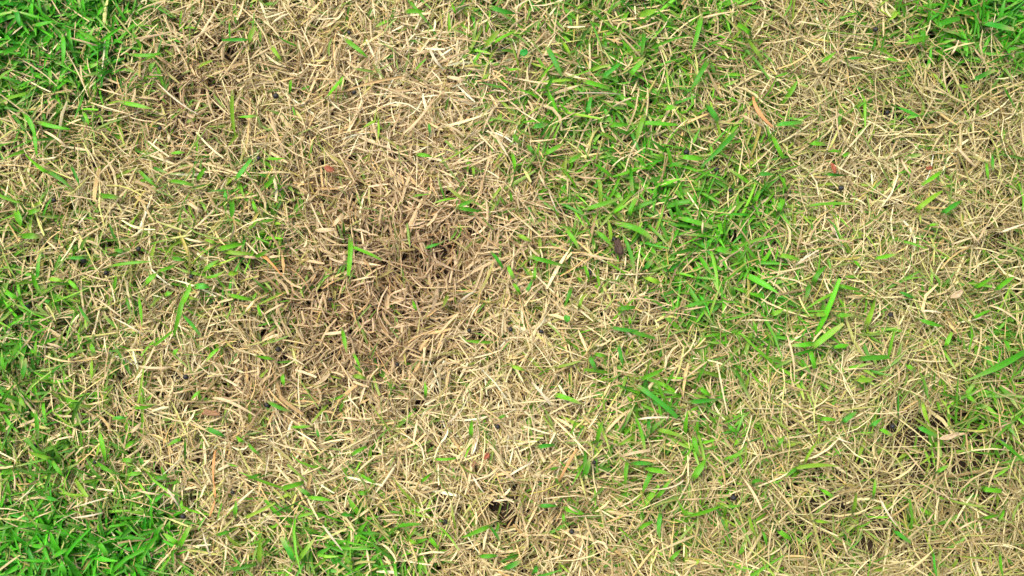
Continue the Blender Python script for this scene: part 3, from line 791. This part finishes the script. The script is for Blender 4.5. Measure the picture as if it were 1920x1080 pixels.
o = patch_leaf('round_leaf', 2, 1028, 296, .0080, .0066, 20, M_GREEN, .037, .10, 2.2, (.03, .33, .04))
tag(o, 'tiny rounded vivid green leaf near a bright green blade cluster', 'leaf')
o = patch_leaf('round_leaf', 5, 1270, 711, .0070, .0058, 110, M_GREEN, .037, .10, 2.2, (.07, .33, .02))
tag(o, 'tiny oval yellow-green leaf lying on tan straw', 'leaf')
o = patch_leaf('leaf_scrap', 1, 1850, 950, .0095, .0055, -20, M_RUST, .021, .06, 3, None)
tag(o, 'rust red leaf scrap sunk in pinkish tan straw', 'leaf scrap')
o = patch_leaf('leaf_scrap', 3, 850, 944, .0110, .0042, 105, M_RUST, .024, .05, 3, None)
tag(o, 'narrow rust brown leaf scrap between pale straw and green blades', 'leaf scrap')
o = patch_leaf('leaf_scrap', 8, 818, 406, .0075, .0040, 50, M_RUST, .024, .05, 3, None)
tag(o, 'small red brown leaf scrap in cream yellow straw', 'leaf scrap')
o = patch_leaf('leaf_scrap', 8, 745, 450, .0070, .0032, 65, M_WOOD, .023, .05, 3, None)
tag(o, 'small dull brown leaf scrap beside the red brown one', 'leaf scrap')
o = patch_leaf('leaf_scrap', 3, 1388, 945, .0065, .0034, 10, M_RUST, .022, .05, 3, None)
tag(o, 'faint red brown leaf scrap in olive tan straw', 'leaf scrap')
o = patch_leaf('curled_leaf', 6, 1548, 575, .0150, .0060, 30, M_CURL, .034, .08, 2.4, None)
tag(o, 'curled tan dry leaf on grey tan straw beside a green tuft', 'dry leaf')
o = patch_leaf('curled_leaf', 9, 1505, 296, .0200, .0052, 14, M_CURL, .034, .06, 2.2, None)
tag(o, 'slim folded pale dry leaf over dark gaps in olive straw', 'dry leaf')

def slab(name, t, x, y, size, ang, mat, z, seed):
    """a broken chip: uneven outline, faceted top, real thickness"""
    rr = np.random.default_rng(seed)
    n = 14
    a = np.linspace(0, 2 * np.pi, n, endpoint=False)
    sq = 1 / np.maximum(abs(np.cos(a)), abs(np.sin(a)))
    rad = .5 * np.minimum(sq, 1.28) * rr.uniform(.72, 1.10, n) * (1 - .22 * np.sin(a))
    ring = np.stack([np.cos(a) * rad * size[0], np.sin(a) * rad * size[1]], -1)
    L = []
    for s, zz in ((.80, .5), (1.0, .22), (1.02, -.2), (.82, -.5)):
        L.append(np.concatenate([ring * s, (zz * size[2] + rr.normal(0, .06, n) * size[2])[:, None]], 1))
    V = np.concatenate(L + [[[0, 0, .52 * size[2]], [0, 0, -.5 * size[2]]]])
    Q = []
    for l in range(3):
        for k in range(n):
            k2 = (k + 1) % n
            Q.append((l * n + k, (l + 1) * n + k, (l + 1) * n + k2, l * n + k2))
    me = bpy.data.meshes.new(name)
    F = [tuple(f) for f in Q] + [(k, (k + 1) % n, 4 * n) for k in range(n)] + [(3 * n + (k + 1) % n, 3 * n + k, 4 * n + 1) for k in range(n)]
    me.from_pydata([tuple(map(float, v)) for v in V], [], F); me.materials.append(mat)
    o = link(name, me)
    wx, wy = px2world(*tile_px(t, x, y), z)
    o.location = (wx, wy, z); o.rotation_euler = (.12, -.1, math.radians(ang))
    return o
o = slab('bark_scrap', 5, 1556, 300, (.0082, .0165, .0035), 10, M_BARK, .022, 3)
tag(o, 'dark brown bark scrap in a gap between green blades', 'bark')
o = slab('wood_chip', 7, 1186, 158, (.0165, .0058, .0030), -6, M_WOOD, .023, 4)
tag(o, 'brown wood chip lying flat in the bare brown hollow', 'wood chip')

def pellet_mesh(seed):
    import bmesh
    rr = np.random.default_rng(seed)
    bm = bmesh.new(); bmesh.ops.create_icosphere(bm, subdivisions=2, radius=1)
    k = rr.normal(0, 1, (5, 3)); ph = rr.uniform(0, 6, 5)
    for v in bm.verts:
        p = np.array(v.co)
        v.co *= float(1 + .05 * np.sin(2.2 * k @ p + ph).sum() / 1.6)
    for f in bm.faces: f.smooth = True
    me = bpy.data.meshes.new('pellet'); bm.to_mesh(me); bm.free(); me.materials.append(M_PELLET)
    return me
PM = [pellet_mesh(s) for s in range(4)]
UNIQUE_PELLET = {(5, 0): 'glossy black pellet touching the dark brown bark scrap', (1, 0): 'largest round black pellet, exposed on pinkish tan straw',
                 (4, 7): 'black pellet in the bare brown hollow of straw', (4, 0): 'black pellet at the edge of bright green turf, highlight on top'}
n = 0
for t, l in PELLETS.items():
    for i, (x, y, rad) in enumerate(l):
        R = rad / 3 * MM_PX
        z = .0205
        wx, wy = px2world(*tile_px(t, x, y), z)
        o = link('pellet', PM[n % 4]); n += 1
        o.location = (wx, wy, z); o.scale = (R, R * r.uniform(.88, 1), R * r.uniform(.85, 1))
        o.rotation_euler = tuple(r.uniform(0, 6, 3))
        if (t, i) in UNIQUE_PELLET:
            tag(o, UNIQUE_PELLET[(t, i)], 'pellet')
        else:
            where, wg = place_words(*tile_px(t, x, y))
            where = where.replace('on pale tan straw', 'in pale tan straw').replace('on the brown', 'in the brown')
            tag(o, f'small round black pellet sunk {where}', 'pellet', f'black pellets, {wg}')
